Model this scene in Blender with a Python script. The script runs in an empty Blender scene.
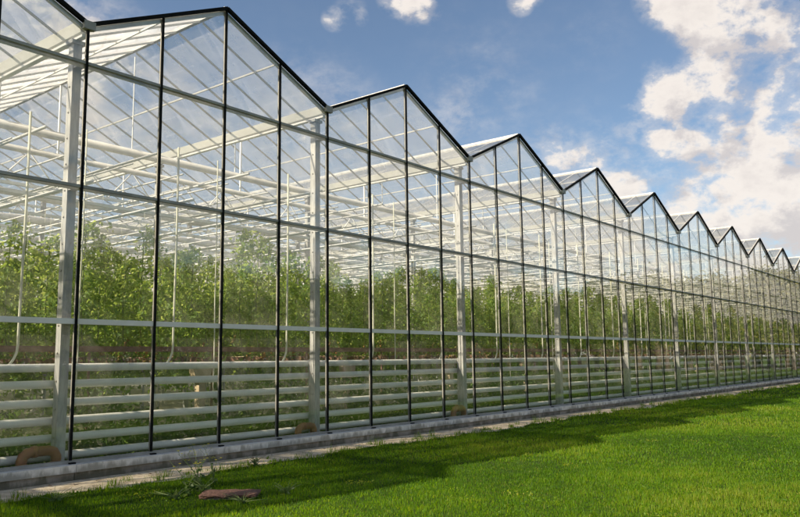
import bpy, math, random
import numpy as np
from mathutils import Matrix, Vector

random.seed(7)
rng = np.random.default_rng(7)
SC = bpy.context.scene
COL = SC.collection
PI = math.pi

# ------------------------------------------------------------------ key sizes
S = 0.34                      # top of the concrete sill above datum
G = 0.155                      # lawn level
EAVE = 4.977 + S              # gutter line
RIDGE = 5.905 + S             # ridge line
BAY = 4.0
B0, B1 = -2, 19               # bays built: B0 .. B1-1
Y_END = 36.0
X_A, X_B = B0 * BAY, B1 * BAY

# ------------------------------------------------------------------ camera
CAM = np.array([-4.438, -8.166, 1.0735 + S])
YAW, PIT, ROL, FPX = 0.896909, 0.1303, -0.0125, 770.1
fwd0 = Vector((math.sin(YAW) * math.cos(PIT), math.cos(YAW) * math.cos(PIT), math.sin(PIT)))
r0 = Vector((math.cos(YAW), -math.sin(YAW), 0))
u0 = r0.cross(fwd0)
cr, sr = math.cos(ROL), math.sin(ROL)
rt = cr * r0 + sr * u0
up = cr * u0 - sr * r0
cam_d = bpy.data.cameras.new('camera')
cam_d.lens = FPX * 36 / 800
cam_d.sensor_width = 36
cam_d.clip_start, cam_d.clip_end = 0.05, 6000
cam = bpy.data.objects.new('camera', cam_d)
m = Matrix((rt, up, -fwd0)).transposed().to_4x4()
m.translation = Vector(CAM)
cam.matrix_world = m
COL.objects.link(cam)
SC.camera = cam


def sky_dir(u, v):
    """Direction of a feature of the sky, from where it stands in the photograph."""
    d = rt * ((u - 400) / FPX) - up * ((v - 258.5) / FPX) + fwd0
    return d.normalized()


# ------------------------------------------------------------------ light
SUN_EL, SUN_AZ = math.radians(34), math.radians(-69)     # azimuth clockwise from +Y (behind the glasshouse, to the left)
sun_d = bpy.data.lights.new('sun', 'SUN')
sun_d.energy = 5.0
sun_d.angle = math.radians(0.6)
sun_d.color = (1.0, 0.90, 0.77)
sun = bpy.data.objects.new('sun', sun_d)
SUNV = Vector((math.sin(SUN_AZ) * math.cos(SUN_EL), math.cos(SUN_AZ) * math.cos(SUN_EL), math.sin(SUN_EL)))
sun.rotation_euler = SUNV.to_track_quat('Z', 'Y').to_euler()
COL.objects.link(sun)

world = bpy.data.worlds.new('World')
SC.world = world
world.use_nodes = True
WT = world.node_tree
for n in list(WT.nodes):
    WT.nodes.remove(n)


class NT:
    """small helper to write node trees"""
    def __init__(self, tree):
        self.t = tree

    def n(self, kind, **kw):
        nd = self.t.nodes.new(kind)
        for k, v in kw.items():
            setattr(nd, k, v)
        return nd

    def put(self, sock, v):
        if isinstance(v, bpy.types.NodeSocket):
            self.t.links.new(v, sock)
        else:
            sock.default_value = v

    def math(self, op, a, b=0.0, c=None, clamp=False):
        nd = self.n('ShaderNodeMath', operation=op, use_clamp=clamp)
        self.put(nd.inputs[0], a)
        self.put(nd.inputs[1], b)
        if c is not None:
            self.put(nd.inputs[2], c)
        return nd.outputs[0]

    def vmath(self, op, a, b=None):
        nd = self.n('ShaderNodeVectorMath', operation=op)
        self.put(nd.inputs[0], a)
        if b is not None:
            if op == 'SCALE':
                self.put(nd.inputs['Scale'], b)
            else:
                self.put(nd.inputs[1], b)
        return nd.outputs['Value'] if op in ('DOT_PRODUCT', 'LENGTH') else nd.outputs[0]

    def mixc(self, f, a, b):
        nd = self.n('ShaderNodeMix', data_type='RGBA')
        self.put(nd.inputs[0], f)
        self.put(nd.inputs[6], a)
        self.put(nd.inputs[7], b)
        return nd.outputs[2]

    def smooth(self, v, a, b):
        nd = self.n('ShaderNodeMapRange', interpolation_type='SMOOTHSTEP')
        self.put(nd.inputs[0], v)
        nd.inputs[1].default_value = a
        nd.inputs[2].default_value = b
        return nd.outputs[0]

    def noise(self, vec, scale, detail=4, rough=0.55, dist=0.0):
        nd = self.n('ShaderNodeTexNoise')
        if vec is not None:
            self.put(nd.inputs['Vector'], vec)
        nd.inputs['Scale'].default_value = scale
        nd.inputs['Detail'].default_value = detail
        nd.inputs['Roughness'].default_value = rough
        nd.inputs['Distortion'].default_value = dist
        return nd.outputs[0]


# cloud density as a group, so it can be sampled twice (the second time a step towards the sun)
CG = bpy.data.node_groups.new('cloud_density', 'ShaderNodeTree')
CG.interface.new_socket('Vector', in_out='INPUT', socket_type='NodeSocketVector')
CG.interface.new_socket('Density', in_out='OUTPUT', socket_type='NodeSocketFloat')
CG.interface.new_socket('Relief', in_out='OUTPUT', socket_type='NodeSocketFloat')
g = NT(CG)
gi, go = g.n('NodeGroupInput'), g.n('NodeGroupOutput')
V = g.vmath('NORMALIZE', gi.outputs[0])
BLOBS = [  # where clouds stand in the sky: x, y, radius (photograph pixels), weight
    (698, 4, 34, 1.0), (730, 8, 34, 1.0), (672, -8, 30, 0.9), (712, 30, 26, .9), (742, 36, 22, .6), (770, 44, 24, .45), (800, 40, 26, .4), (770, 14, 30, .35),
    (700, 74, 22, .75), (716, 66, 20, .7), (680, 88, 20, .6), (655, 74, 13, .5), (662, 98, 22, .6), (642, 100, 16, .35), (722, 92, 14, .4),
    (676, 144, 17, .7), (656, 142, 13, .5), (694, 142, 13, .55), (648, 120, 26, .28), (680, 120, 36, .22), (700, 165, 50, .16), (620, 160, 40, .18), (745, 75, 30, .25), (730, 170, 40, .35), (745, 120, 30, .3), (690, 190, 60, .3), (600, 200, 60, .22), (480, 130, 70, .12),
    (788, 140, 30, .9), (806, 108, 36, 1.0), (772, 128, 20, .6), (775, 96, 14, .5), (800, 170, 34, .8), (768, 152, 14, .4),
    (800, 210, 40, .8), (765, 212, 28, .6), (735, 208, 26, .5), (705, 212, 22, .45), (675, 205, 18, .35), (750, 240, 50, .8), (700, 240, 40, .5), (760, 185, 26, .3),
    (629, 186, 14, .85), (614, 184, 10, .6), (640, 192, 9, .5), (575, 172, 26, .3), (548, 150, 26, .25), (590, 140, 40, .12), (560, 165, 16, .3),
    (414, 2, 19, .8), (428, 10, 12, .6), (398, -4, 18, .75), (334, 19, 11, .6), (360, 17, 8, .4), (350, 8, 14, .25), (521, 2, 12, .7), (535, -3, 8, .4),
    (450, 122, 22, .25), (480, 60, 60, .08), (590, 40, 40, .08),
    (40, 80, 90, .4), (-30, 60, 90, .6), (120, 60, 50, .15), (160, 130, 70, .3), (300, 150, 90, .3),
]
MIRROR = [  # clouds on the lawn side of the sky, which the glass wall mirrors
    (612, 255, 46, 1.0), (640, 275, 36, .8), (590, 225, 36, .6), (785, 272, 50, .9), (760, 290, 30, .6), (455, 150, 80, .45), (430, 215, 60, .6),
    (150, 165, 110, .75), (350, 180, 100, .8), (480, 215, 80, .8), (560, 250, 60, .8), (60, 210, 80, .7), (250, 215, 90, .7),  # unseen clouds added to whiten the glass reflection above the plants
    (200, 190, 90, .5), (300, 220, 80, .6), (90, 210, 80, .45), (700, 245, 40, .4), (520, 250, 50, .6), (30, 60, 80, .4), (690, 300, 40, .5),
]
ALL = [(sky_dir(u, v), r_, w_) for u, v, r_, w_ in BLOBS] + [(Vector((1, -1, 1)) * sky_dir(u, v), r_, w_) for u, v, r_, w_ in MIRROR]
acc = 0.0
for (c, br, bw) in ALL:
    r = br / FPX * 1.25
    k = 2.0 / (r * r)
    d = g.vmath('DOT_PRODUCT', V, (c.x, c.y, c.z))
    f = g.math('MULTIPLY_ADD', d, k, 1.0 - k)          # 1 - (1-dot)*k
    f = g.math('MAXIMUM', f, 0.0)
    acc = g.math('MULTIPLY_ADD', f, bw, acc)
raw = acc
acc = g.math('MULTIPLY', g.math('MINIMUM', acc, 1.05), .71)
# clouds elsewhere (behind the camera and round the horizon)
sep = g.n('ShaderNodeSeparateXYZ')
g.put(sep.inputs[0], V)
away = g.math('MULTIPLY', g.vmath('DOT_PRODUCT', V, (-0.35, -1.0, 0.0)), 2.5, clamp=True)
big = g.noise(V, 3.1, 3, .5)
gen = g.math('MULTIPLY', g.math('MULTIPLY', g.smooth(big, .47, .66), away), 0.6)
low = g.math('MULTIPLY', g.math('SUBTRACT', 1.0, g.math('MULTIPLY', g.math('ABSOLUTE', sep.outputs[2]), 6.0, clamp=True)), 0.62)
acc = g.math('MAXIMUM', g.math('MAXIMUM', acc, gen), low)
VS = g.vmath('MULTIPLY', V, (1, 1, 1.5))
n1 = g.noise(VS, 14.0, 10, .60, .15)
n2 = g.noise(VS, 45.0, 6, .6, .1)
fb = g.math('ADD', g.math('MULTIPLY', g.math('SUBTRACT', n1, .5), 2.0), g.math('MULTIPLY', g.math('SUBTRACT', n2, .5), 1.3))
fb = g.math('MULTIPLY', fb, g.smooth(acc, -.05, .3))
g.put(go.inputs[0], g.math('ADD', acc, fb))
g.put(go.inputs[1], g.math('ADD', g.math('MULTIPLY', g.math('MINIMUM', raw, 3.0), .45), g.math('MULTIPLY', g.math('SUBTRACT', g.noise(VS, 20.0, 7, .62, .2), .5), 2.6)))

w = NT(WT)
tc = w.n('ShaderNodeTexCoord')
DIR = tc.outputs['Generated']
sky = w.n('ShaderNodeTexSky', sky_type='NISHITA', sun_disc=False)
sky.sun_elevation = SUN_EL
sky.sun_rotation = SUN_AZ % (2 * PI)
sky.altitude = 50
sky.air_density = 1.0
sky.dust_density = 0.6
sky.ozone_density = 3.6
ga, gb = w.n('ShaderNodeGroup'), w.n('ShaderNodeGroup')
ga.node_tree = gb.node_tree = CG
w.put(ga.inputs[0], DIR)
w.put(gb.inputs[0], w.vmath('ADD', DIR, tuple(SUNV * 0.045)))
dA, dB = ga.outputs[0], gb.outputs[0]
alpha = w.math('MAXIMUM', w.smooth(dA, .24, .80), w.math('MULTIPLY', w.smooth(dA, -.05, .5), .32))
lit = w.smooth(w.math('SUBTRACT', ga.outputs[1], gb.outputs[1]), -.50, .30)
thick = w.smooth(dA, .75, 1.5)
bright = w.mixc(thick, (6.6, 6.4, 6.4, 1), (5.6, 5.4, 5.5, 1))
ccol = w.mixc(lit, (4.6, 4.5, 4.8, 1), bright)
out = w.mixc(w.math('MULTIPLY', alpha, .93), sky.outputs[0], ccol)
bg = w.n('ShaderNodeBackground')
w.put(bg.inputs[0], out)
bg.inputs[1].default_value = 0.065
wo = w.n('ShaderNodeOutputWorld')
w.put(wo.inputs[0], bg.outputs[0])

world.cycles.sampling_method = 'MANUAL'
world.cycles.sample_map_resolution = 256

SC.view_settings.view_transform = 'Standard'
SC.view_settings.look = 'None'
SC.view_settings.exposure = 1.12
SC.view_settings.use_white_balance = True
SC.view_settings.white_balance_temperature = 7150
SC.view_settings.white_balance_tint = 10
SC.view_settings.gamma = 1.0
SC.view_settings.use_curve_mapping = False
SC.render.engine = 'CYCLES'
SC.cycles.transparent_max_bounces = 96
SC.cycles.max_bounces = 8
SC.cycles.glossy_bounces = 3
SC.cycles.transmission_bounces = 4
SC.cycles.diffuse_bounces = 3
SC.cycles.use_denoising = True
SC.cycles.use_adaptive_sampling = True
SC.cycles.adaptive_threshold = 0.025
SC.cycles.sample_clamp_indirect = 6.0
SC.cycles.caustics_reflective = False
SC.cycles.caustics_refractive = False


# ------------------------------------------------------------------ materials
def new_mat(name):
    mt = bpy.data.materials.new(name)
    mt.use_nodes = True
    for nd in list(mt.node_tree.nodes):
        mt.node_tree.nodes.remove(nd)
    t = NT(mt.node_tree)
    o = t.n('ShaderNodeOutputMaterial')
    return mt, t, o


def rough_mat(name, c1, c2, scale=6.0, rough=.6, metallic=0.0, bump=0.0, bscale=40.0, spec=.4, streak=None, translucent=0.0, tcol=None):
    mt, t, o = new_mat(name)
    co = t.n('ShaderNodeTexCoord').outputs['Object']
    if streak:
        co = t.vmath('MULTIPLY', co, streak)
    f = t.smooth(t.noise(co, scale, 6, .6), .32, .68)
    colr = t.mixc(f, (*c1, 1), (*c2, 1))
    p = t.n('ShaderNodeBsdfPrincipled')
    t.put(p.inputs['Base Color'], colr)
    p.inputs['Roughness'].default_value = rough
    p.inputs['Metallic'].default_value = metallic
    p.inputs['Specular IOR Level'].default_value = spec
    if bump:
        b = t.n('ShaderNodeBump')
        b.inputs['Strength'].default_value = bump
        b.inputs['Distance'].default_value = .02
        t.put(b.inputs['Height'], t.noise(co, bscale, 6, .6))
        t.put(p.inputs['Normal'], b.outputs[0])
    res = p.outputs[0]
    if translucent:
        tr = t.n('ShaderNodeBsdfTranslucent')
        if tcol is None:
            t.put(tr.inputs[0], colr)
        else:
            tr.inputs[0].default_value = (*tcol, 1)
        mx = t.n('ShaderNodeMixShader')
        mx.inputs[0].default_value = translucent
        t.put(mx.inputs[1], res)
        t.put(mx.inputs[2], tr.outputs[0])
        res = mx.outputs[0]
    t.put(o.inputs[0], res)
    return mt


def glass_mat(name, tint, refl, haze, haze_scale=1.2, warp=.0, haze_min=0.0, graze=0.0):
    mt, t, o = new_mat(name)
    geo = t.n('ShaderNodeNewGeometry')
    co = t.n('ShaderNodeTexCoord').outputs['Object']
    ior = t.math('MULTIPLY_ADD', geo.outputs['Backfacing'], (1 / 1.5 - 1.5), 1.5)
    fr = t.n('ShaderNodeFresnel')
    t.put(fr.inputs['IOR'], ior)
    tr = t.n('ShaderNodeBsdfTransparent')
    tr.inputs[0].default_value = (*tint, 1)
    gl = t.n('ShaderNodeBsdfGlossy')
    gl.inputs['Roughness'].default_value = 0.0
    gl.inputs['Color'].default_value = (1, 1, 1, 1)
    if warp:
        b = t.n('ShaderNodeBump')
        b.inputs['Strength'].default_value = warp
        b.inputs['Distance'].default_value = .01
        t.put(b.inputs['Height'], t.noise(co, 1.3, 2, .4))
        t.put(gl.inputs['Normal'], b.outputs[0])
        res_n = b
    mx = t.n('ShaderNodeMixShader')
    t.put(mx.inputs[0], t.math('MULTIPLY', fr.outputs[0], refl, clamp=True))
    t.put(mx.inputs[1], tr.outputs[0])
    t.put(mx.inputs[2], gl.outputs[0])
    res = mx.outputs[0]
    if haze:
        df = t.n('ShaderNodeBsdfDiffuse')
        df.inputs[0].default_value = (.70, .67, .62, 1)
        tl = t.n('ShaderNodeBsdfTranslucent')
        tl.inputs[0].default_value = (.92, .88, .82, 1)
        m2 = t.n('ShaderNodeMixShader')
        m2.inputs[0].default_value = .86
        t.put(m2.inputs[1], df.outputs[0])
        t.put(m2.inputs[2], tl.outputs[0])
        hz = t.math('MULTIPLY_ADD', t.smooth(t.noise(t.vmath('MULTIPLY', co, (1, 1, 1)), haze_scale, 6, .65), .35, .75), haze, haze_min)
        if graze:
            lw = t.n('ShaderNodeLayerWeight')
            lw.inputs[0].default_value = .5
            hz = t.math('ADD', hz, t.math('MULTIPLY', t.math('POWER', t.math('MINIMUM', lw.outputs['Facing'], .85), 2.6), graze), clamp=True)
        m3 = t.n('ShaderNodeMixShader')
        t.put(m3.inputs[0], hz)
        t.put(m3.inputs[1], res)
        t.put(m3.inputs[2], m2.outputs[0])
        res = m3.outputs[0]
    t.put(o.inputs[0], res)
    return mt


def leaf_mat(name, cols, tcols, tfac=.45, rough=.5, attr='tone'):
    mt, t, o = new_mat(name)
    a = t.n('ShaderNodeAttribute', attribute_name=attr)
    def ramp(cs):
        rp = t.n('ShaderNodeValToRGB')
        el = rp.color_ramp.elements
        el[0].position, el[0].color = 0, (*cs[0], 1)
        el[1].position, el[1].color = 1, (*cs[-1], 1)
        for i in range(1, len(cs) - 1):
            e = el.new(i / (len(cs) - 1))
            e.color = (*cs[i], 1)
        t.put(rp.inputs[0], a.outputs['Fac'])
        return rp.outputs[0]
    p = t.n('ShaderNodeBsdfPrincipled')
    t.put(p.inputs['Base Color'], ramp(cols))
    p.inputs['Roughness'].default_value = rough
    p.inputs['Specular IOR Level'].default_value = .35
    tr = t.n('ShaderNodeBsdfTranslucent')
    t.put(tr.inputs[0], ramp(tcols))
    mx = t.n('ShaderNodeMixShader')
    mx.inputs[0].default_value = tfac
    t.put(mx.inputs[1], p.outputs[0])
    t.put(mx.inputs[2], tr.outputs[0])
    t.put(o.inputs[0], mx.outputs[0])
    return mt


M = {}
M['wall_glass'] = glass_mat('wall_glass', (.98, .99, .978), 1.35, .05, 2.0, warp=.07, haze_min=.012)
M['roof_glass'] = glass_mat('roof_glass', (.97, .98, .97), 1.2, .20, .9, haze_min=.20, graze=.12)
M['rubber'] = rough_mat('black_rubber', (.006, .0065, .006), (.014, .014, .013), 9, .8, spec=.12)
M['alu'] = rough_mat('aluminium', (.52, .52, .51), (.68, .68, .65), 5, .45, metallic=.15)
M['alu_grey'] = rough_mat('grey_aluminium', (.28, .27, .24), (.40, .385, .35), 4, .55, metallic=.1)
M['alu_white'] = rough_mat('white_aluminium', (.82, .78, .68), (.90, .86, .77), 4, .6)
M['galv'] = rough_mat('galvanised_steel', (.30, .31, .31), (.48, .48, .47), 7, .5, metallic=.1, streak=(3, 3, .6))
M['white_paint'] = rough_mat('white_paint', (.80, .80, .78), (.88, .88, .86), 3, .5)
M['pipe_white'] = rough_mat('pipe_white', (.80, .80, .72), (.90, .89, .83), 2.2, .42, bump=.05)
M['screen'] = rough_mat('screen_cloth', (.70, .70, .69), (.82, .82, .80), 8, .8, translucent=.35)
M['concrete'] = rough_mat('concrete', (.22, .195, .165), (.40, .36, .31), 3.5, .9, bump=.5, bscale=25, streak=(.5, 1, 2))
M['sill'] = rough_mat('sill_concrete', (.60, .58, .54), (.78, .76, .71), 6, .75, bump=.25, bscale=30)
def stained(mt, lo, hi, dark):
    t = NT(mt.node_tree)
    p = [n for n in mt.node_tree.nodes if n.type == 'BSDF_PRINCIPLED'][0]
    src = p.inputs['Base Color'].links[0].from_socket
    co = t.n('ShaderNodeTexCoord').outputs['Object']
    sp = t.n('ShaderNodeSeparateXYZ')
    t.put(sp.inputs[0], co)
    h = t.n('ShaderNodeMapRange')
    t.put(h.inputs[0], sp.outputs[2])
    h.inputs[1].default_value, h.inputs[2].default_value = hi, lo
    st = t.smooth(t.math('ADD', t.noise(t.vmath('MULTIPLY', co, (1, 1, .3)), 6.0, 7, .65), t.math('MULTIPLY', h.outputs[0], .22)), .52, .72)
    t.put(p.inputs['Base Color'], t.mixc(t.math('MULTIPLY', st, .75), src, (*dark, 1)))


stained(M['concrete'], .15, .27, (.085, .085, .05))
stained(M['sill'], .25, .34, (.22, .21, .17))
M['sand'] = rough_mat('sand', (.52, .41, .27), (.80, .68, .50), 9, .95, bump=.8, bscale=60)
M['soil'] = rough_mat('greenhouse_floor', (.03, .036, .018), (.08, .085, .04), 2.5, .95, bump=.6, bscale=20)
M['foil'] = rough_mat('row_ground_sheet', (.16, .16, .11), (.26, .25, .18), 2.5, .8, bump=.3)
M['path_conc'] = rough_mat('path_concrete', (.14, .135, .10), (.24, .23, .18), 1.5, .9, bump=.3)
M['clay_pipe'] = rough_mat('orange_pipe', (.26, .11, .055), (.38, .18, .09), 5, .5)
M['brown_beam'] = rough_mat('rusty_beam', (.16, .085, .055), (.27, .16, .11), 5, .7, streak=(1, 3, 3))
M['tan'] = rough_mat('tan_block', (.38, .30, .19), (.52, .42, .29), 7, .85, bump=.2)
M['brick'] = rough_mat('brick', (.11, .06, .045), (.26, .135, .095), 30, .95, bump=.9, bscale=50)
M['mortar'] = rough_mat('mortar', (.10, .085, .07), (.2, .17, .14), 18, .95, bump=.8, bscale=50)
M['stem'] = rough_mat('stem', (.10, .16, .04), (.2, .24, .09), 20, .7)
M['hose'] = rough_mat('hose', (.70, .71, .58), (.80, .80, .68), 6, .5, translucent=.25)
M['tomato'] = rough_mat('tomato_skin', (.22, .20, .05), (.42, .20, .05), 3, .3)
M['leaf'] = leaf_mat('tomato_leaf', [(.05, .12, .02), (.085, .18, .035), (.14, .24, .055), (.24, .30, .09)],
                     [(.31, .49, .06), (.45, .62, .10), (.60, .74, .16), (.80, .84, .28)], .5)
M['grass'] = leaf_mat('grass_blades', [(.022, .068, .001), (.044, .116, .002), (.082, .165, .004), (.18, .20, .03)],
                      [(.12, .28, .003), (.25, .47, .005), (.44, .64, .010), (.64, .66, .05)], .5, .6)
M['weed'] = leaf_mat('weed_leaf', [(.05, .09, .03), (.08, .14, .04), (.12, .17, .06)], [(.14, .26, .05), (.2, .33, .06), (.3, .4, .1)], .4)
M['flower'] = rough_mat('yellow_petal', (.70, .62, .06), (.82, .74, .12), 30, .6, translucent=.4)
M['dry_leaf'] = leaf_mat('dry_leaf', [(.10, .05, .025), (.17, .09, .04), (.22, .15, .08)], [(.2, .1, .04), (.25, .14, .05), (.3, .2, .1)], .2)


def lawn_mat():
    mt, t, o = new_mat('lawn_ground')
    co = t.n('ShaderNodeTexCoord').outputs['Object']
    a = t.smooth(t.noise(co, .55, 5, .6), .35, .68)
    b = t.smooth(t.noise(co, 7, 6, .65), .3, .7)
    c1 = t.mixc(a, (.034, .068, .004, 1), (.066, .108, .006, 1))
    c2 = t.mixc(b, (.020, .040, .008, 1), c1)
    p = t.n('ShaderNodeBsdfPrincipled')
    t.put(p.inputs['Base Color'], c2)
    p.inputs['Roughness'].default_value = .9
    p.inputs['Specular IOR Level'].default_value = .1
    bm = t.n('ShaderNodeBump')
    bm.inputs['Strength'].default_value = .8
    bm.inputs['Distance'].default_value = .04
    t.put(bm.inputs['Height'], t.noise(co, 35, 5, .7))
    t.put(p.inputs['Normal'], bm.outputs[0])
    t.put(o.inputs[0], p.outputs[0])
    return mt


M['lawn'] = lawn_mat()


# ------------------------------------------------------------------ mesh helpers
class MB:
    """collects boxes, bars, tubes and sheets, then becomes ONE mesh"""
    def __init__(self):
        self.v, self.f, self.m, self.s = [], [], [], []
        self.mats = []

    def mi(self, mat):
        if mat not in self.mats:
            self.mats.append(mat)
        return self.mats.index(mat)

    def add(self, vs, fs, mat, smooth=False):
        b = len(self.v)
        self.v += [tuple(x) for x in vs]
        k = self.mi(mat)
        for q in fs:
            self.f.append([b + i for i in q])
            self.m.append(k)
            self.s.append(smooth)
        return self

    def box(self, a, b, mat):
        x0, y0, z0 = a
        x1, y1, z1 = b
        vs = [(x0, y0, z0), (x1, y0, z0), (x1, y1, z0), (x0, y1, z0), (x0, y0, z1), (x1, y0, z1), (x1, y1, z1), (x0, y1, z1)]
        return self.add(vs, [(3, 2, 1, 0), (4, 5, 6, 7), (0, 1, 5, 4), (1, 2, 6, 5), (2, 3, 7, 6), (3, 0, 4, 7)], mat)

    def bar(self, p, q, wd, ht, mat, upv=(0, 0, 1), taper=1.0):
        """rectangular bar from p to q, wd across, ht along the up side"""
        p, q = Vector(p), Vector(q)
        d = (q - p).normalized()
        s = d.cross(Vector(upv))
        if s.length < 1e-4:
            s = d.cross(Vector((1, 0, 0)))
        s.normalize()
        n = s.cross(d).normalized()
        vs = []
        for c, k in ((p, 1), (q, taper)):
            for a, b in ((-1, -1), (1, -1), (1, 1), (-1, 1)):
                vs.append(c + s * (a * wd / 2 * k) + n * (b * ht / 2 * k))
        return self.add(vs, [(3, 2, 1, 0), (4, 5, 6, 7), (0, 1, 5, 4), (1, 2, 6, 5), (2, 3, 7, 6), (3, 0, 4, 7)], mat)

    def tube(self, pts, r, mat, n=10, cap=True, radii=None):
        pts = [Vector(p) for p in pts]
        vs, fs = [], []
        ref = None
        for i, p in enumerate(pts):
            d = (pts[min(i + 1, len(pts) - 1)] - pts[max(i - 1, 0)]).normalized()
            if ref is None:
                ref = d.cross(Vector((0, 0, 1)))
                if ref.length < .05:
                    ref = d.cross(Vector((1, 0, 0)))
            ref = (ref - d * ref.dot(d)).normalized()
            b = d.cross(ref)
            rr = radii[i] if radii else r
            for k in range(n):
                a = 2 * PI * k / n
                vs.append(p + ref * (math.cos(a) * rr) + b * (math.sin(a) * rr))
        for i in range(len(pts) - 1):
            for k in range(n):
                k2 = (k + 1) % n
                fs.append((i * n + k, i * n + k2, (i + 1) * n + k2, (i + 1) * n + k))
        if cap:
            fs.append(tuple(range(n))[::-1])
            fs.append(tuple((len(pts) - 1) * n + k for k in range(n)))
        return self.add(vs, fs, mat, True)

    def quad(self, a, b, c, d, mat):
        return self.add([a, b, c, d], [(0, 1, 2, 3)], mat)

    def build(self, name, parent=None):
        me = bpy.data.meshes.new(name)
        me.from_pydata(self.v, [], self.f)
        for mt in self.mats:
            me.materials.append(mt)
        me.polygons.foreach_set('material_index', self.m)
        me.polygons.foreach_set('use_smooth', self.s)
        me.update()
        o = bpy.data.objects.new(name, me)
        COL.objects.link(o)
        if parent:
            o.parent = parent
        return o


def tag(o, label=None, cat=None, group=None, kind=None):
    if label: o['label'] = label
    if cat: o['category'] = cat
    if group: o['group'] = group
    if kind: o['kind'] = kind
    return o


def empty(name, loc=(0, 0, 0)):
    o = bpy.data.objects.new(name, None)
    o.empty_display_size = .2
    o.location = loc
    COL.objects.link(o)
    return o


def copy_tree(root, loc):
    r = root.copy()
    COL.objects.link(r)
    r.location = loc
    for ch in root.children:
        c = ch.copy()
        COL.objects.link(c)
        c.parent = r
        for gch in ch.children:
            d = gch.copy()
            COL.objects.link(d)
            d.parent = c
    return r


def raw_mesh(name, verts, faces_flat, loops_per, mats, tone=None, parent=None):
    """fast mesh from numpy arrays; every face has loops_per corners"""
    me = bpy.data.meshes.new(name)
    nv, nf = len(verts), len(faces_flat) // loops_per
    me.vertices.add(nv)
    me.vertices.foreach_set('co', np.asarray(verts, np.float32).ravel())
    me.loops.add(nf * loops_per)
    me.loops.foreach_set('vertex_index', np.asarray(faces_flat, np.int32))
    me.polygons.add(nf)
    me.polygons.foreach_set('loop_start', np.arange(nf, dtype=np.int32) * loops_per)
    me.update(calc_edges=True)
    me.validate()
    for mt in mats:
        me.materials.append(mt)
    if tone is not None:
        at = me.attributes.new('tone', 'FLOAT', 'POINT')
        at.data.foreach_set('value', np.asarray(tone, np.float32))
    o = bpy.data.objects.new(name, me)
    COL.objects.link(o)
    if parent:
        o.parent = parent
    return o


ORD = ['first', 'second', 'third', 'fourth', 'fifth', 'sixth', 'seventh', 'eighth', 'ninth', 'tenth', 'eleventh', 'twelfth',
       'thirteenth', 'fourteenth', 'fifteenth', 'sixteenth', 'seventeenth', 'eighteenth', 'nineteenth', 'twentieth']
TENS = {2: 'twenty', 3: 'thirty', 4: 'forty', 5: 'fifty'}


def ordinal(n):
    if n <= 20:
        return ORD[n - 1]
    t, u = divmod(n, 10)
    if u == 0:
        return {2: 'twentieth', 3: 'thirtieth', 4: 'fortieth', 5: 'fiftieth'}[t]
    return TENS[t] + '-' + ORD[u - 1]


# ------------------------------------------------------------------ setting
def sheet(name, x0, x1, y0, y1, z, mat, nx=1, ny=1, edge=None):
    b = MB()
    for i in range(nx):
        for j in range(ny):
            xa, xb = x0 + (x1 - x0) * i / nx, x0 + (x1 - x0) * (i + 1) / nx
            ya, yb = y0 + (y1 - y0) * j / ny, y0 + (y1 - y0) * (j + 1) / ny
            b.quad((xa, ya, z), (xb, ya, z), (xb, yb, z), (xa, yb, z), mat)
    o = b.build(name)
    tag(o, kind='structure')
    return o


sheet('greenhouse_floor', X_A, X_B, 0.03, Y_END, G + .006, M['soil'])
sheet('ground_sheet', X_A, X_B, 3.0, Y_END - .5, G + .012, M['foil'])
sheet('lawn', -1500, 1500, -1500, 1500, G, M['lawn'])


def strip_edge(x):
    return -0.80 - .10 * math.sin(x * .9 + 1) - .07 * math.sin(x * 2.7) - .05 * math.sin(x * 6.1 + 2) - .035 * math.sin(x * 13.3)


b = MB()
xs = np.arange(-9, X_B, .12)
for i in range(len(xs) - 1):
    a, c = float(xs[i]), float(xs[i + 1])
    b.quad((a, strip_edge(a), G + .006), (c, strip_edge(c), G + .006), (c, -.10, G + .014), (a, -.10, G + .014), M['sand'])
tag(b.build('sand_strip'), kind='structure')

# ------------------------------------------------------------------ the greenhouse
GH = empty('greenhouse')
tag(GH, 'long glass greenhouse with a row of pointed gables and dark glazing bars', 'greenhouse')

# base wall of cast sections and its pale sill
b = MB()
xx = X_A
while xx < X_B - .01:
    b.box((xx + .004, -.11, -.25), (xx + 4 - .004, .18, S - .085), M['concrete'])
    xx += 4
b.build('base_wall', GH)
b = MB()
xx = X_A
while xx < X_B - .01:
    b.box((xx + .003, -.15, S - .084), (xx + 4 - .003, .20, S - .004), M['sill'])
    xx += 4
b.build('sill', GH)
b = MB()
b.box((X_A, -.035, S - .003), (X_B, .04, S + .03), M['alu_grey'])
b.build('bottom_rail', GH)

TR = [1.538, 3.069, 4.530]
# transoms: the two upper ones grey, the lower one white
for k, z in enumerate(TR):
    b = MB()
    if k == 0:
        b.box((X_A, -.006, S + z - .030), (X_B, .075, S + z + .030), M['alu_white'])
    else:
        b.box((X_A, -.012, S + z - .017), (X_B, .05, S + z + .017), M['alu_grey'])
        b.box((X_A, .062, S + z - .03), (X_B, .10, S + z + .005), M['alu'])
    o = b.build('transom', GH)
    o['label'] = ['white horizontal rail across the glass at plant height', 'grey horizontal rail across the glass above the plants',
                  'grey horizontal rail across the glass just under the gables'][k]


def roof_z(x):
    t = (x % BAY) / BAY
    return EAVE + (RIDGE - EAVE) * (1 - abs(2 * t - 1))


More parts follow.
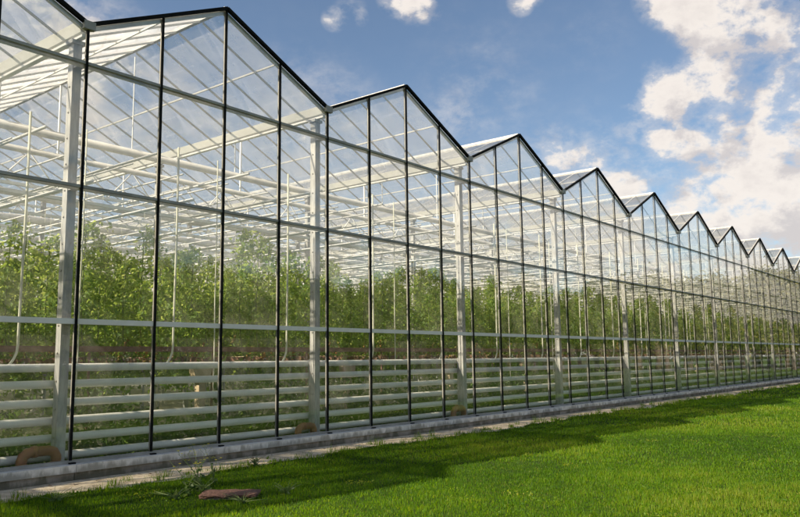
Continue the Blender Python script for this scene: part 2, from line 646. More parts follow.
def pane(b, pts, y, mat, th=.006):
    """vertical glass pane, outline given in (x, z), slightly tilted out of true"""
    n = len(pts)
    tx, tz = random.gauss(0, .0035), random.gauss(0, .0035)
    cx, cz = sum(p[0] for p in pts) / n, sum(p[1] for p in pts) / n
    off = [tx * (p[0] - cx) + tz * (p[1] - cz) for p in pts]
    fr = [(p[0], y + o_, p[1]) for p, o_ in zip(pts, off)]
    bk = [(p[0], y + o_ + th, p[1]) for p, o_ in zip(pts, off)]
    b.add(fr + bk, [tuple(range(n)), tuple(range(2 * n - 1, n - 1, -1))], mat)


for k in range(B0, B1):
    xa = k * BAY
    g_ = MB()
    zs = [S + .02, S + TR[0], S + TR[1], S + TR[2]]
    for p in range(4):
        x0, x1 = xa + p + .006, xa + p + 1 - .006
        for j in range(3):
            pane(g_, [(x0, zs[j] + .004), (x1, zs[j] + .004), (x1, zs[j + 1] - .004), (x0, zs[j + 1] - .004)], .004, M['wall_glass'])
        pane(g_, [(x0, zs[3] + .004), (x1, zs[3] + .004), (x1, roof_z(x1) - .01), (x0, roof_z(x0) - .01)], .004, M['wall_glass'])
    bay = g_.build('gable_glazing', GH)
    for p in range(4):
        x = xa + p
        zt = roof_z(x) - .01
        q = MB()
        q.box((x - .014, -.022, S - .002), (x + .014, -.006, zt), M['rubber'])
        q.box((x - .007, .012, S + .031), (x + .007, .030, zt), M['alu_grey'])
        q.box((x - .034, -.075, S - .0035), (x + .034, -.0225, S + .012), M['rubber'])
        q.build('glazing_bar', bay)
    for s in (0, 1):
        xe, xr = (xa, xa + 2) if s == 0 else (xa + 4, xa + 2)
        q = MB()
        q.bar((xe, -.02, EAVE + .015), (xr, -.02, RIDGE + .015), .050, .044, M['rubber'])
        q.bar((xe, .040, EAVE - .035), (xr, .040, RIDGE - .035), .045, .05, M['alu'])
        q.build('rafter', bay)
    q = MB()
    q.box((xa - .07, -.055, EAVE - .05), (xa + .07, .0, EAVE + .05), M['alu_grey'])
    q.build('gutter_end', bay)

# gutters, ridges, roof slopes
BARY = .56
nb = int(Y_END / BARY)
for k in range(B0, B1 + 1):
    x = k * BAY
    q = MB()
    # folded gutter channel
    pr = [(-.10, .05), (-.05, -.06), (.05, -.06), (.10, .05), (.085, .05), (.042, -.05), (-.042, -.05), (-.085, .05)]
    vs = [(x + a, y, EAVE + c) for y in (.06, Y_END) for a, c in pr]
    fs = [(i, (i + 1) % 8, 8 + (i + 1) % 8, 8 + i) for i in range(8)]
    q.add(vs, fs, M['white_paint'])
    # condensation channel under it
    q.box((x - .035, .06, EAVE - .115), (x + .035, Y_END, EAVE - .085), M['white_paint'])
    q.build('gutter', GH)
for k in range(B0, B1):
    xa = k * BAY
    q = MB()
    q.bar((xa + 2, .0, RIDGE + .02), (xa + 2, Y_END, RIDGE + .02), .06, .045, M['galv'])
    q.build('ridge_bar', GH)
    for s in (0, 1):
        xe, xr = (xa + .09, xa + 1.97) if s == 0 else (xa + 3.91, xa + 2.03)
        ze, zr = EAVE + .05, RIDGE
        q = MB()
        q.quad((xe, .0, ze), (xr, .0, zr), (xr, Y_END, zr), (xe, Y_END, ze), M['roof_glass'])
        for j in range(1, nb + 1):
            y = j * BARY
            q.bar((xe, y, ze - .014), (xr, y, zr - .014), .018, .028, M['alu'])
        # a lengthwise purlin at mid slope
        q.bar(((xe + xr) / 2, .05, (ze + zr) / 2 - .045), ((xe + xr) / 2, Y_END, (ze + zr) / 2 - .045), .02, .025, M['alu'])
        q.build('roof_slope', GH)

# columns: square posts under each gutter, one row right behind the glass, more rows further in
ROWS = [.26] + [4.5 * i for i in range(1, 9)]


def column_mesh(b, x, y, front):
    w2 = .054 if front else .045
    b.box((x - w2, y - w2, .0), (x + w2, y + w2, EAVE - .12), M['galv'])
    b.box((x - w2 - .03, y - w2 - .02, EAVE - .165), (x + w2 + .03, y + w2 + .02, EAVE - .119), M['galv'])
    b.box((x - .12, y - .10, .055), (x + .12, y + .10, .10), M['galv'])
    if front:
        for z in TR:
            b.box((x - .045, .101, S + z - .02), (x + .045, y - w2 - .001, S + z + .03), M['galv'])
        for z in np.arange(.6, 5.0, .31):
            b.tube([(x - w2 - .001, y, z), (x - w2 - .010, y, z)], .012, M['alu_grey'], 6)


cnt = 0
rest = MB()
for ri, y in enumerate(ROWS):
    for k in range(B0, B1 + 1):
        if cnt < 84:
            b = MB()
            column_mesh(b, k * BAY, y, ri == 0)
            b.build('column', GH)
            cnt += 1
        else:
            column_mesh(rest, k * BAY, y, False)
tag(rest.build('column', GH), kind='stuff')

# lattice girders across each bay at every inner column row
def truss_mesh(b, xa, y):
    z0, z1 = S + 4.02, S + 4.62
    b.bar((xa + .051, y, z0), (xa + 3.949, y, z0), .05, .05, M['white_paint'])
    b.bar((xa + .051, y, z1), (xa + 3.949, y, z1), .05, .05, M['white_paint'])
    n = 8
    st = 3.85 / n
    for i in range(n):
        x0 = xa + .075 + i * st
        if i % 2 == 0:
            b.tube([(x0, y, z0 + .026), (x0 + st, y, z1 - .026)], .012, M['white_paint'], 6)
        else:
            b.tube([(x0, y, z1 - .026), (x0 + st, y, z0 + .026)], .012, M['white_paint'], 6)


cnt = 0
rest = MB()
for y in ROWS[1:]:
    for k in range(B0, B1):
        if cnt < 84:
            b = MB()
            truss_mesh(b, k * BAY, y)
            b.build('truss', GH)
            cnt += 1
        else:
            truss_mesh(rest, k * BAY, y)
tag(rest.build('truss', GH), kind='stuff')

# thin posts and rafters of the roof: a strut from each gutter up to the ridge at the inner rows
rest = MB()
for y in ROWS[1:]:
    for k in range(B0, B1):
        xa = k * BAY
        rest.bar((xa + 2, y, S + 4.65), (xa + 2, y, RIDGE - .01), .03, .03, M['white_paint'])
rest.build('ridge_posts', GH)

# folded shade screens, packed along every girder and half way between
for i, y in enumerate([2.25] + [v + .16 for v in ROWS[1:]] + [v - 2.1 for v in ROWS[2:]]):
    q = MB()
    if i == 0:
        q.tube([(X_A, y, S + 4.28), (X_B, y, S + 4.28)], .062, M['screen'], 12)
        q.tube([(X_A, y + .12, S + 4.02), (X_B, y + .12, S + 4.02)], .045, M['screen'], 12)
        for k in range(B0 * 2, B1 * 2):
            q.bar((k * 2 + .02, y, S + 4.35), (k * 2 + .02, y, S + 4.86 if k % 2 == 0 else roof_z(k * 2) - .08), .012, .012, M['white_paint'])
    else:
        x = X_A
        zz = S + 3.90
        pts, rad = [], []
        while x <= X_B:
            pts.append((x, y, zz + random.uniform(-.02, .01)))
            rad.append(random.uniform(.05, .085))
            x += .5
        q.tube(pts, .07, M['screen'], 8, radii=rad)
    o = q.build('folded_screen', GH)

# crop wires and light rails across the bays, between the girders
q = MB()
y = 3.2
while y < Y_END - 1:
    q.bar((X_A, y, S + 3.60), (X_B, y, S + 3.60), .035, .05, M['white_paint'])
    y += 1.5
q.build('crop_rails', GH)

# pipes running back from the glass above the crop, carried by the girders
for i, x in enumerate(np.arange(X_A + .8, X_B, 1.6)):
    q = MB()
    q.tube([(x, 1.2, S + 3.46), (x, Y_END - .5, S + 3.46)], .026, M['white_paint'], 8)
    q.tube([(x + .8, .9, S + 3.95), (x + .8, Y_END - .5, S + 3.95)], .02, M['white_paint'], 8)
    q.tube([(x + .4, .9, S + 3.72), (x + .4, Y_END - .5, S + 3.72)], .012, M['white_paint'], 6)
    q.tube([(x + 1.2, .9, S + 3.72), (x + 1.2, Y_END - .5, S + 3.72)], .012, M['white_paint'], 6)
    o = q.build('overhead_pipe', GH)

# wall heating: six long pipes stacked behind the glass
for i, z in enumerate([.045, .243, .435, .635, .843, 1.028]):
    q = MB()
    for k in range(B0, B1):
        x0 = k * BAY
        q.tube([(x0, .42, S + z), (x0 + BAY, .42, S + z)], .047, M['pipe_white'], 14, cap=False)
    o = q.build('heating_pipe', GH)
    # clips that hold the pipes to the columns
q = MB()
for k in range(B0, B1 + 1):
    q.box((k * BAY - .02, .323, S - .02), (k * BAY + .02, .372, S + 1.09), M['galv'])
q.build('pipe_brackets', GH)

# rear and side glazing closing the house
q = MB()
q.quad((X_A, Y_END, .1), (X_B, Y_END, .1), (X_B, Y_END, EAVE), (X_A, Y_END, EAVE), M['roof_glass'])
for x in np.arange(X_A, X_B, 1.0):
    q.box((x - .02, Y_END + .002, .1), (x + .02, Y_END + .04, EAVE), M['alu'])
q.build('rear_wall', GH)
q = MB()
for sx in (X_A, X_B):
    q.quad((sx, .07, .1), (sx, Y_END, .1), (sx, Y_END, EAVE - .13), (sx, .07, EAVE - .13), M['roof_glass'])
    for y in np.arange(1, Y_END, 1.0):
        q.box((sx - .02, y - .02, .1), (sx + .02, y + .02, EAVE - .13), M['alu'])
q.build('side_wall', GH)

# ------------------------------------------------------------------ things behind the glass
# brown beam along the row ends
q = MB()
q.bar((X_A, 1.42, 1.60), (X_B, 1.42, 1.60), .05, .075, M['brown_beam'])
for k in range(B0 * 2, B1 * 2):
    q.bar((k * 2 + 1.0, 1.455, 0.07), (k * 2 + 1.0, 1.455, 1.555), .025, .025, M['brown_beam'])
tag(q.build('row_end_beam'), 'brown horizontal beam along the ends of the plant rows', 'beam')

ROWX = [-5.3 + 1.6 * i for i in range(50) if -5.3 + 1.6 * i < X_B - .5]

# hanging hoses with a bent lower end
def hose(x, y, z0, bend, name_i, r=.013):
    q = MB()
    pts = [(0, 0, S + 4.0 - 0), (0.004, 0, 3.2), (-.006, 0, 2.3)]
    if bend:
        pts += [(-.012, 0, 1.62), (-.02, 0, 1.54), (-.055, 0, 1.46), (-.10, 0, 1.40), (-.13, 0, z0)]
    else:
        pts += [(0, 0, 1.5), (-.01, 0, z0)]
    q.tube([(a, b_, c) for a, b_, c in pts], r, M['hose'], 7)
    o = q.build('hanging_hose')
    o.location = (x, y, 0)
    return o


def from_left(i):
    return 'leftmost' if i == 1 else ordinal(i) + ' from the left'


i = 0
for k in range(0, 17):
    x = -.32 + 2.04 * k
    i += 1
    o = hose(x, .62, S + .99, True, i, .015)
    tag(o, f'pale hose with a bent lower end hanging behind the glass, {from_left(i)}', 'hose', 'bent hoses hanging behind the glass')
for k in range(0, 16):
    x = .47 + 2.04 * k
    o = hose(x, .78, .9, False, k, .009)
    tag(o, f'thin straight hose hanging between two bent ones, {from_left(k + 1)}', 'hose', 'thin straight hoses behind the glass')

# orange drain pipe bends at the foot of the columns
for k in range(0, 3):
    q = MB()
    pts = [(-.23, 0, 0.02), (-.23, 0, .14), (-.215, 0, .19), (-.17, 0, .225), (-.10, 0, .235), (.06, 0, .235), (.12, 0, .22), (.15, 0, .17), (.15, 0, .02)]
    root = q.tube(pts, .055, M['clay_pipe'], 12).build('drain_pipe_bend')
    q2 = MB()
    q2.tube([(-.12, 0, .235), (-.07, 0, .235)], .064, M['clay_pipe'], 12).build('coupling', root)
    root.location = (k * BAY - .19, .22, S - .10)
    root.scale = ((1, 1, 1), (.85, 1, .9), (.9, 1, 1.05))[k]
    tag(root, 'orange pipe bend at the foot of the ' + (f'{ordinal(k + 1)} column from the left' if k >= 0 else 'column outside the left edge'),
        'drain pipe', 'orange pipe bends at the column feet')

# growing gutters: one long trough per row, raised on posts, with a pale end block at the path
def growing_gutter():
    root = empty('growing_gutter')
    L = 28.0
    q = MB()
    pr = [(-.12, .05), (-.09, -.04), (.09, -.04), (.12, .05), (.10, .05), (.075, -.03), (-.075, -.03), (-.10, .05)]
    vs = [(a, y, 1.44 + c) for y in (.0, L) for a, c in pr]
    fs = [(i_, (i_ + 1) % 8, 8 + (i_ + 1) % 8, 8 + i_) for i_ in range(8)] + [tuple(range(8)), tuple(range(15, 7, -1))]
    q.add(vs, fs, M['brown_beam'])
    q.build('trough', root)
    q = MB()
    y = .12
    while y < L - 1:
        q.box((-.07, y, 1.412), (.07, y + .96, 1.50), M['tan'])
        y += 1.0
    q.build('substrate_slabs', root)
    for y in (1.2, 5.5, 10.0):
        q = MB()
        q.bar((0, y, .05), (0, y, 1.398), .04, .04, M['galv'])
        q.box((-.1, y - .03, 1.385), (.1, y + .03, 1.3985), M['galv'])
        q.build('leg', root)
    return root


gg = growing_gutter()
for i, x in enumerate(ROWX):
    o = gg if i == 0 else copy_tree(gg, (0, 0, 0))
    o.location = (x, 1.62, 0)
    tag(o, f'raised gutter under the {ordinal(i + 1)} plant row from the left', 'growing gutter', 'raised gutters under the plant rows')

# tan supports with a fanned head, in front of every second row
def end_support():
    root = empty('row_end_support')
    q = MB()
    q.box((-.055, -.05, .065), (.055, .05, 1.10), M['tan'])
    q.build('post', root)
    q = MB()
    vs = []
    for y in (-.06, .06):
        vs += [(-.16, y, 1.30), (-.12, y, 1.12), (-.06, y, 1.101), (.06, y, 1.101), (.12, y, 1.12), (.16, y, 1.30), (.11, y, 1.36), (-.11, y, 1.36)]
    fs = [tuple(range(8)), tuple(range(15, 7, -1))] + [(i_, i_ + 8, (i_ + 1) % 8 + 8, (i_ + 1) % 8) for i_ in range(8)]
    q.add(vs, fs, M['tan'])
    q.build('head', root)
    return root


es = end_support()
sup_x = [x for x in ROWX if 0 < x < 36][1::2]
for i, x in enumerate(sup_x):
    o = es if i == 0 else copy_tree(es, (0, 0, 0))
    o.location = (x, 1.34, 0)
    tag(o, f'tan post with widened head behind the pipes, {from_left(i + 1)}', 'support post', 'tan supports at the row ends')

# ------------------------------------------------------------------ tomato plants
def leaflets(centers, sizes, tones, droop=.35):
    """each leaflet a folded diamond: 4 verts, 2 tris"""
    n = len(centers)
    az = rng.uniform(0, 2 * PI, n)
    pit_ = rng.normal(-droop, .55, n)
    d = np.stack([np.cos(az) * np.cos(pit_), np.sin(az) * np.cos(pit_), np.sin(pit_)], 1)
    u_ = rng.normal(size=(n, 3))
    s_ = np.cross(d, u_)
    s_ /= np.linalg.norm(s_, axis=1, keepdims=True) + 1e-9
    nn = np.cross(s_, d)
    L_ = sizes[:, None]
    W_ = L_ * rng.uniform(.42, .62, n)[:, None] * .5
    p0 = centers
    p1 = centers + d * L_ * .45 + s_ * W_ + nn * L_ * .10
    p2 = centers + d * L_
    p3 = centers + d * L_ * .45 - s_ * W_ + nn * L_ * .10
    v = np.stack([p0, p1, p2, p3], 1).reshape(-1, 3)
    b_ = np.arange(n) * 4
    f = np.stack([b_, b_ + 1, b_ + 2, b_, b_ + 2, b_ + 3], 1).ravel()
    return v, f, np.repeat(tones, 4)


def foliage_arrays(nfronds, per, size, w_=.54, d_=.34, z0=1.50, z1=3.05):
    cs, ss, ts = [], [], []
    for i in range(nfronds):
        t = rng.beta(1.25, 1.0)
        z = z0 + (z1 - z0) * t
        ang = rng.uniform(0, 2 * PI)
        rr = rng.uniform(.25, 1.0) ** .7
        sc = 1.0 - .45 * max(0, t - .75) / .25
        base = np.array([0.0, 0.0, z])
        reach = rr * sc
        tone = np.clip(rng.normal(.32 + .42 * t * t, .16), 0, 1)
        for j in range(per):
            q_ = (j + 1) / per
            p = base + np.array([math.cos(ang) * w_ * reach * q_, math.sin(ang) * d_ * reach * q_, .10 * math.sin(q_ * 2.4) - .16 * q_ * q_])
            cs.append(p + rng.normal(0, .022, 3))
            ss.append(size * rng.uniform(.65, 1.25))
            ts.append(np.clip(tone + rng.normal(0, .08), 0, 1))
    return leaflets(np.array(cs), np.array(ss), np.array(ts))


PROTO = []
for i in range(8):
    h_ = rng.uniform(2.95, 3.6)
    v, f, t = foliage_arrays(125, 8, .088, z0=1.0, z1=h_)
    root = empty('tomato_plant', (0, 0, -50))
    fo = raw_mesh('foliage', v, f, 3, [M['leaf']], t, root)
    q = MB()
    for s in (-1, 1):
        xo = .13 * s
        q.tube([(xo * .2, .02, 1.44), (xo * .8, -.03 * s, 1.8), (xo, .03, 2.3), (xo * .9, 0, h_ - .15)], .009, M['stem'], 6)
        q.tube([(xo * 1.0, 0, h_ - .3), (xo * .9, 0, 3.46 + S)], .0025, M['hose'], 4)
    q.build('stem', root)
    q = MB()
    for c in range(3):
        a = rng.uniform(0, 6.28)
        cz = rng.uniform(1.5, 1.8)
        for j in range(4):
            px, py, pz = .2 * math.cos(a) + rng.normal(0, .025), .2 * math.sin(a) + rng.normal(0, .025), cz - .045 * j
            rr = .026
            pts = [(px, py, pz - rr * math.cos(th_)) for th_ in np.linspace(0, PI, 6)]
            q.tube(pts, rr, M['tomato'], 7, radii=[max(.001, rr * math.sin(th_)) for th_ in np.linspace(0, PI, 6)])
    q.build('fruit_truss', root)
    PROTO.append(root)

cands = []
for ri, x in enumerate(ROWX):
    j = 0
    y = 1.72
    while y < 15:
        j += 1
        dx, dy = x - CAM[0], y - CAM[1]
        ang = math.atan2(dx, dy) - YAW
        dist = math.hypot(dx, dy)
        hid = (j > 2) * 3.0 + (j > 5) * 6.0
        if abs(ang) < math.radians(30):
            cands.append((dist + hid, ri, j, x, y))
        else:
            cands.append((1e6, ri, j, x, y))
        y += .5
cands.sort()
chosen = [c for c in cands if c[0] < 1e5][:296]
chk = set((c[1], c[2]) for c in chosen)
used = set()
side = {}
for n_, (_, ri, j, x, y) in enumerate(chosen):
    p = n_ % 8
    if p not in used:
        o = PROTO[p]
        used.add(p)
    else:
        o = copy_tree(PROTO[p], (0, 0, 0))
    o.location = (x + random.uniform(-.05, .05), y + random.uniform(-.05, .05), 0)
    sc = random.uniform(.965, 1.035)
    o.scale = (1, 1, sc)
    where = 'nearest the glass' if j == 1 else f'{ordinal(j)} back from the glass'
    tag(o, f'leafy tomato plant {where} in the {ordinal(ri + 1)} row from the left end', 'tomato plant', 'tomato plants in rows behind the glass')

# the rest of the crop further in, one mass
vs, fs, ts = [], [], []
variants = [foliage_arrays(50, 5, .15, w_=.45, d_=.35, z0=.7, z1=3.15 + .05 * i_) for i_ in range(4)]
off = 0
for ri, x in enumerate(ROWX):
    y = 1.72
    j = 0
    while y < 30:
        j += 1
        if (ri, j) not in chk:
            v, f, t = variants[(ri * 7 + j * 3 + (j * j) % 5) % 4]
            sx = 1 if (ri + j) % 2 else -1
            vv = v * np.array([sx, 1, 1]) + np.array([x, y, 0])
            vs.append(vv)
            fs.append(f + off)
            ts.append(t)
            off += len(v)
        y += .5
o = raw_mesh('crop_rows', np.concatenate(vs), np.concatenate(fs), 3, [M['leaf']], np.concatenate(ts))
tag(o, 'mass of green tomato foliage filling the rows deep inside the greenhouse', 'crop', kind='stuff')

# low greenery on the floor behind the heating pipes
n = 60000
cx = rng.uniform(-3, 45, n)
cy = .62 + np.abs(rng.normal(0, .6, n))
cy[cy > 2.6] = 1.3
patch = .5 + .5 * np.sin(cx * 1.7 + 1) * np.sin(cx * .6)
cz = G + .01 + rng.uniform(0, 1, n) ** 1.8 * (.45 + .75 * patch)
v, f, t = leaflets(np.stack([cx, cy, cz], 1), rng.uniform(.05, .13, n), rng.uniform(0, .7, n), droop=-.3)
tag(raw_mesh('floor_greenery', v, f, 3, [M['weed']], t), 'low green growth on the floor behind the heating pipes', 'ground cover', kind='stuff')

# ------------------------------------------------------------------ lawn blades
def blades(px, py, hgt, wid, tone, lean=.45):
    n = len(px)
    az = rng.uniform(0, 2 * PI, n)
    fa = rng.uniform(0, 2 * PI, n)
    lx, ly = np.cos(az), np.sin(az)
    wx, wy = np.cos(fa) * wid * .5, np.sin(fa) * wid * .5
    ln = rng.uniform(.1, 1.0, n) * lean
    z0 = np.zeros(n)
    z0 = z0 + G
    b0 = np.stack([px - wx, py - wy, z0 - .004], 1)
    b1 = np.stack([px + wx, py + wy, z0 - .004], 1)
    mx_, my_ = px + lx * hgt * ln * .3, py + ly * hgt * ln * .3
    m0 = np.stack([mx_ - wx * .75, my_ - wy * .75, z0 + hgt * .6], 1)
    m1 = np.stack([mx_ + wx * .75, my_ + wy * .75, z0 + hgt * .6], 1)
    tp = np.stack([px + lx * hgt * ln, py + ly * hgt * ln, z0 + hgt], 1)
    v = np.stack([b0, b1, m1, m0, tp], 1).reshape(-1, 3)
    b_ = np.arange(n) * 5
    f = np.stack([b_, b_ + 1, b_ + 2, b_, b_ + 2, b_ + 3, b_ + 3, b_ + 2, b_ + 4], 1).ravel()
    return v, f, np.repeat(tone, 5)


def grass_field():
    zones = [(5.6, 9.5, 4600, .027, .0050), (9.5, 15, 1800, .030, .008), (15, 25, 540, .035, .015), (25, 45, 120, .045, .03), (45, 80, 30, .05, .06)]
    V_, F_, T_ = [], [], []
    off = 0
    for (ra, rb, dens, hh, ww) in zones:
        th0, th1 = YAW - math.radians(29.5), YAW + math.radians(29.5)
        area = .5 * (th1 - th0) * (rb * rb - ra * ra)
        n = int(area * dens)
        r_ = np.sqrt(rng.uniform(ra * ra, rb * rb, n))
        th = rng.uniform(th0, th1, n)
        px, py = CAM[0] + r_ * np.sin(th), CAM[1] + r_ * np.cos(th)
        edge = -0.80 - .10 * np.sin(px * .9 + 1) - .07 * np.sin(px * 2.7) - .05 * np.sin(px * 6.1 + 2) - .035 * np.sin(px * 13.3)
        keep = py < edge + np.abs(rng.normal(0, .045, n))
        px, py, r_ = px[keep], py[keep], r_[keep]
        n = len(px)
        # uneven growth
        g1 = np.sin(px * 1.9 + 1.3 * np.sin(py * 1.1)) * np.sin(py * 2.3 + .7 * np.sin(px * 1.7))
        g2 = np.sin(px * 7.1 + 2 * np.sin(py * 3.3)) * np.sin(py * 8.3 + 1.9 * np.sin(px * 2.9))
        g0 = np.sin(px * .8 + 1.1 * np.sin(py * .7 + 2)) * np.sin(py * .9 + 1.3 * np.sin(px * .5))
        h_ = hh * (1 + .25 * g1 + .22 * g2 + .22 * g0) * rng.uniform(.45, 1.35, n)
        tall = rng.uniform(0, 1, n) < .012
        h_[tall] *= rng.uniform(1.4, 2.4, tall.sum())
        near = np.clip((py + 1.6) / .8, 0, 1)                      # rougher grass next to the sand
        h_ *= 1 + .5 * near * rng.uniform(0, 1, n)
        g3 = np.sin(px * .8 + 1.1 * np.sin(py * .7 + 2)) * np.sin(py * .9 + 1.3 * np.sin(px * .5))
        tone = np.clip(.44 + .10 * g1 + .10 * g2 + .30 * g3 + rng.normal(0, .17, n), 0, 1)
        straw = rng.uniform(0, 1, n) < .02
        tone[straw] = 1
        v, f, t = blades(px, py, h_, ww * rng.uniform(.6, 1.3, n), tone)
        V_.append(v); F_.append(f + off); T_.append(t)
        off += len(v)
    # ragged tufts on the sand strip
    nt = 210
    tx = rng.uniform(-2, 30, nt)
    ty = -.80 + np.abs(rng.normal(0, .16, nt)) * np.sign(rng.uniform(-.2, 1, nt))
    px = np.repeat(tx, 22) + rng.normal(0, .035, nt * 22)
    py = np.repeat(ty, 22) + rng.normal(0, .028, nt * 22)
    py = np.minimum(py, -.13)
    v, f, t = blades(px, py, np.repeat(rng.uniform(.04, .13, nt), 22) * rng.uniform(.5, 1.2, nt * 22), np.full(nt * 22, .006), np.clip(rng.normal(.45, .2, nt * 22), 0, 1), .8)
    V_.append(v); F_.append(f + off); T_.append(t)
    return np.concatenate(V_), np.concatenate(F_), np.concatenate(T_)


v, f, t = grass_field()
tag(raw_mesh('grass', v, f, 3, [M['grass']], t), 'bright green mown grass of the lawn beside the greenhouse', 'grass', kind='stuff')

# dry leaves lying on the sand strip
n = 260
px = rng.uniform(-2, 26, n)
py = -.18 - np.abs(rng.normal(0, .28, n))
v, f, t = leaflets(np.stack([px, py, np.full(n, .022)], 1), rng.uniform(.03, .075, n), rng.uniform(0, 1, n), droop=0)
v[:, 2] = G + .012 + (v[:, 2] - .022) * .18 + .012
tag(raw_mesh('leaf_litter', v, f, 3, [M['dry_leaf']], t), 'brown dry leaves and bits scattered on the sand strip', 'leaf litter', kind='stuff')


def lawn_weeds():
    cs, ss, ts = [], [], []
    for i_ in range(520):
        r_ = math.sqrt(random.uniform(5.8 ** 2, 26 ** 2))
        th = YAW + math.radians(random.uniform(-29, 29))
        x, y = CAM[0] + r_ * math.sin(th), CAM[1] + r_ * math.cos(th)
        if y > -1.0:
            continue
        R_ = random.uniform(.05, .22)
        k_ = int(40 * R_ / .1)
        tn = random.uniform(.1, 1)
        for j_ in range(k_):
            a, q_ = random.uniform(0, 6.28), random.uniform(0, 1) ** .5
            cs.append((x + R_ * q_ * math.cos(a), y + R_ * q_ * math.sin(a) * 1.3, G + random.uniform(.012, .034)))
            ss.append(random.uniform(.012, .03))
            ts.append(min(1, max(0, tn + random.gauss(0, .1))))
    return leaflets(np.array(cs), np.array(ss), np.array(ts), droop=-.15)


v, f, t = lawn_weeds()
tag(raw_mesh('clover', v, f, 3, [M['grass']], t), 'small patches of clover and low leaves scattered through the lawn', 'clover', kind='stuff')


# ------------------------------------------------------------------ brick lump in the grass
def brick_lump():
    root = empty('brick_slab', (.36, -2.28, G))
    root.rotation_euler = (0, 0, math.radians(-52))
    root.scale = (.74, .9, .7)
    def block(x0, x1, y0, y1, z0, z1, mat, name):
        b_ = MB()
        nx, ny, nz = 9, 5, 3
        import itertools
        idx = {}
        vs_ = []
        for i_, j_, k_ in itertools.product(range(nx + 1), range(ny + 1), range(nz + 1)):
            if 0 < i_ < nx and 0 < j_ < ny and 0 < k_ < nz:
                continue
            idx[(i_, j_, k_)] = len(vs_)
            fx, fy, fz = i_ / nx, j_ / ny, k_ / nz
            edge = (fx in (0, 1)) + (fy in (0, 1)) + (fz in (0, 1))
            sh = .018 * (edge >= 2)
            x_ = x0 + (x1 - x0) * fx + random.uniform(-.012, .012) + (sh if fx == 0 else -sh if fx == 1 else 0)
            y_ = y0 + (y1 - y0) * fy + random.uniform(-.012, .012) + (sh if fy == 0 else -sh if fy == 1 else 0)
            z_ = z0 + (z1 - z0) * fz + random.uniform(-.009, .009) - (sh * .7 if fz == 1 else 0)
            vs_.append((x_, y_, z_))
        fs_ = []
        for i_ in range(nx):
            for j_ in range(ny):
                for k_, fl in ((0, 1), (nz, 0)):
                    q_ = [idx[(i_, j_, k_)], idx[(i_ + 1, j_, k_)], idx[(i_ + 1, j_ + 1, k_)], idx[(i_, j_ + 1, k_)]]
                    fs_.append(q_[::-1] if fl else q_)
        for i_ in range(nx):
            for k_ in range(nz):
                for j_, fl in ((0, 0), (ny, 1)):
                    q_ = [idx[(i_, j_, k_)], idx[(i_ + 1, j_, k_)], idx[(i_ + 1, j_, k_ + 1)], idx[(i_, j_, k_ + 1)]]
                    fs_.append(q_[::-1] if fl else q_)
        for j_ in range(ny):
            for k_ in range(nz):
                for i_, fl in ((0, 1), (nx, 0)):
                    q_ = [idx[(i_, j_, k_)], idx[(i_, j_ + 1, k_)], idx[(i_, j_ + 1, k_ + 1)], idx[(i_, j_, k_ + 1)]]
                    fs_.append(q_[::-1] if fl else q_)
        b_.add(vs_, fs_, mat, False)
        b_.build(name, root)
    block(-.37, .35, -.17, .17, .025, .078, M['brick'], 'brick')
    block(-.34, .31, -.15, .15, -.02, .045, M['mortar'], 'mortar_bed')
    return root


tag(brick_lump(), 'weathered reddish brick slab lying in the grass at lower left', 'brick slab')


# ------------------------------------------------------------------ weeds
def weed(x, y, h, nst, flowers, label, spread=.10):
    root = empty('flowering_weed' if flowers else 'leafy_weed', (x, y, G))
    st, cs, ss = MB(), [], []
    for i_ in range(nst):
        a = random.uniform(0, 2 * PI)
        hh = h * random.uniform(.6, 1)
        ex, ey = math.cos(a) * spread * random.uniform(.4, 1.6), math.sin(a) * spread * random.uniform(.4, 1.6)
        pts = [(ex * q_ * q_ + random.uniform(-.006, .006), ey * q_ * q_, hh * q_) for q_ in (0, .3, .6, 1)]
        st.tube(pts, .003, M['stem'], 5, radii=[.0045, .0035, .0025, .0012])
        for j_ in range(int(hh / .028)):
            q_ = random.uniform(.03, .8) ** 1.5
            cs.append((ex * q_ * q_, ey * q_ * q_, hh * q_))
            ss.append(random.uniform(.04, .085) * (1.15 - q_))
        if flowers:
            for j_ in range(random.randint(2, 4)):
                q_ = random.uniform(.72, 1)
                bx, by, bz = ex * q_ * q_, ey * q_ * q_, hh * q_
                tx_, ty_, tz_ = bx + random.uniform(-.05, .05), by + random.uniform(-.05, .05), bz + random.uniform(.01, .05)
                st.tube([(bx, by, bz), (tx_, ty_, tz_)], .0012, M['stem'], 4)
                fl = MB()
                for p_ in range(5):
                    aa = p_ * 2 * PI / 5 + random.uniform(-.2, .2)
                    c_, s_ = math.cos(aa), math.sin(aa)
                    r_ = random.uniform(.012, .018)
                    fl.add([(tx_, ty_, tz_), (tx_ + c_ * r_ * .6 - s_ * r_ * .35, ty_ + s_ * r_ * .6 + c_ * r_ * .35, tz_ + .005),
                            (tx_ + c_ * r_, ty_ + s_ * r_, tz_ + .003), (tx_ + c_ * r_ * .6 + s_ * r_ * .35, ty_ + s_ * r_ * .6 - c_ * r_ * .35, tz_ + .005)],
                           [(0, 1, 2, 3)], M['flower'])
                fl.build('flower', root)
    st.build('stem', root)
    v, f, t = leaflets(np.array(cs), np.array(ss), rng.uniform(.2, 1, len(cs)), droop=-.1)
    raw_mesh('foliage', v, f, 3, [M['weed']], t, root)
    tag(root, label, 'weed', 'weeds at the edge of the lawn')
    return root


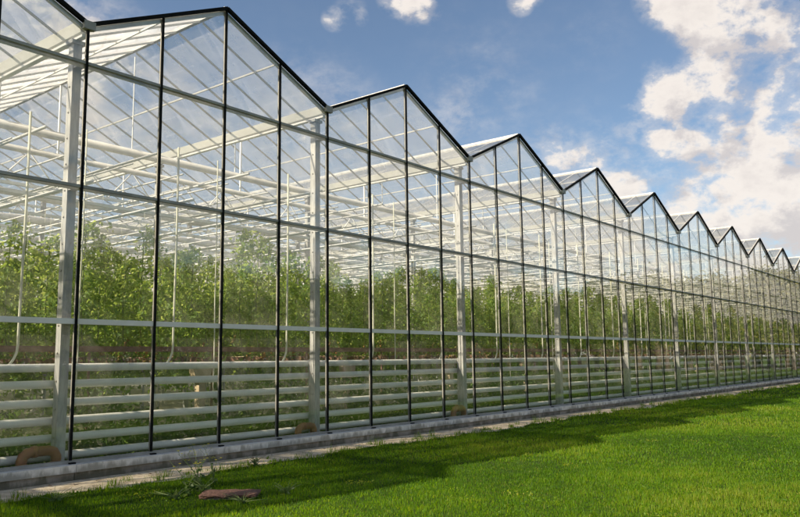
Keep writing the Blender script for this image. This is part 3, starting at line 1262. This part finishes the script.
weed(.42, -1.72, .44, 5, True, 'tallest thin weed with small yellow flowers, rising in front of the pipes', .20)
weed(.18, -1.86, .44, 3, True, 'short weed with a few yellow flowers left of the tallest one', .16)
weed(.80, -1.45, .36, 3, True, 'low weed with yellow flowers to the right of the tallest one', .10)
weed(-.02, -1.95, .10, 12, False, 'leafy bushy weed at the left end of the brick slab', .17)
weed(.38, -1.84, .13, 12, False, 'leafy weed clump between the brick slab and the sand', .14)
weed(.22, -2.62, .08, 14, False, 'leafy weed clump in front of the brick slab', .20)
weed(.74, -2.62, .12, 12, False, 'small leafy weed at the right end of the brick slab', .12)
weed(-.75, -1.15, .13, 12, False, 'leafy weed at the lower left corner of the lawn', .18)
weed(1.9, -.82, .14, 9, False, 'small leafy weed on the grass edge near the second column', .1)

# ------------------------------------------------------------------ trees across the lawn, seen in the glass
def make_tree():
    root = empty('broadleaf_tree')
    q = MB()
    q.tube([(0, 0, -.2), (.05, 0, 1.5), (.1, .1, 3.5), (0, .2, 6.5)], .3, M['bark'], 8, radii=[.34, .26, .2, .08])
    cs = []
    for i_ in range(34):
        a, hh, rr = rng.uniform(0, 6.28), rng.uniform(.9, 9.0), rng.uniform(.8, 3.0)
        rr *= 1 - max(0, hh - 6) / 5
        c = np.array([rr * math.cos(a), rr * math.sin(a), hh])
        q.tube([(.06, .1, hh * .55), tuple(c * np.array([.5, .5, .85])), tuple(c)], .08, M['bark'], 5, radii=[.09, .05, .015])
        cs.append(c + rng.normal(0, 1, (190, 3)) * np.array([.75, .75, .5]))
    q.build('trunk', root)
    cs = np.concatenate(cs)
    v, f, t = leaflets(cs, rng.uniform(.22, .42, len(cs)), np.clip(rng.normal(.5, .25, len(cs)), 0, 1))
    raw_mesh('crown', v, f, 3, [M['tree_leaf']], t, root)
    return root


M['bark'] = rough_mat('bark', (.06, .045, .03), (.13, .10, .07), 8, .9, bump=.6)
M['tree_leaf'] = leaf_mat('tree_leaf', [(.045, .06, .012), (.09, .095, .02), (.16, .14, .03)], [(.1, .16, .02), (.2, .24, .04), (.3, .3, .06)], .35)
tr = make_tree()
NT_ = 92
for i in range(NT_):
    o = tr if i == 0 else copy_tree(tr, (0, 0, 0))
    th = math.radians(14 + 71 * i / (NT_ - 1))
    dist = 78 + (8 if i % 2 else 0) + random.uniform(-3, 3)
    o.location = (-4.4 + dist * math.sin(th), 8.0 - dist * math.cos(th), G)
    sc = random.uniform(.9, 1.2) * (1.12 - .38 * i / NT_)
    o.scale = (sc, sc, sc)
    o.rotation_euler = (0, 0, random.uniform(0, 6.28))
    tag(o, 'broadleaf tree standing across the lawn, facing the greenhouse', 'tree', 'trees across the lawn')
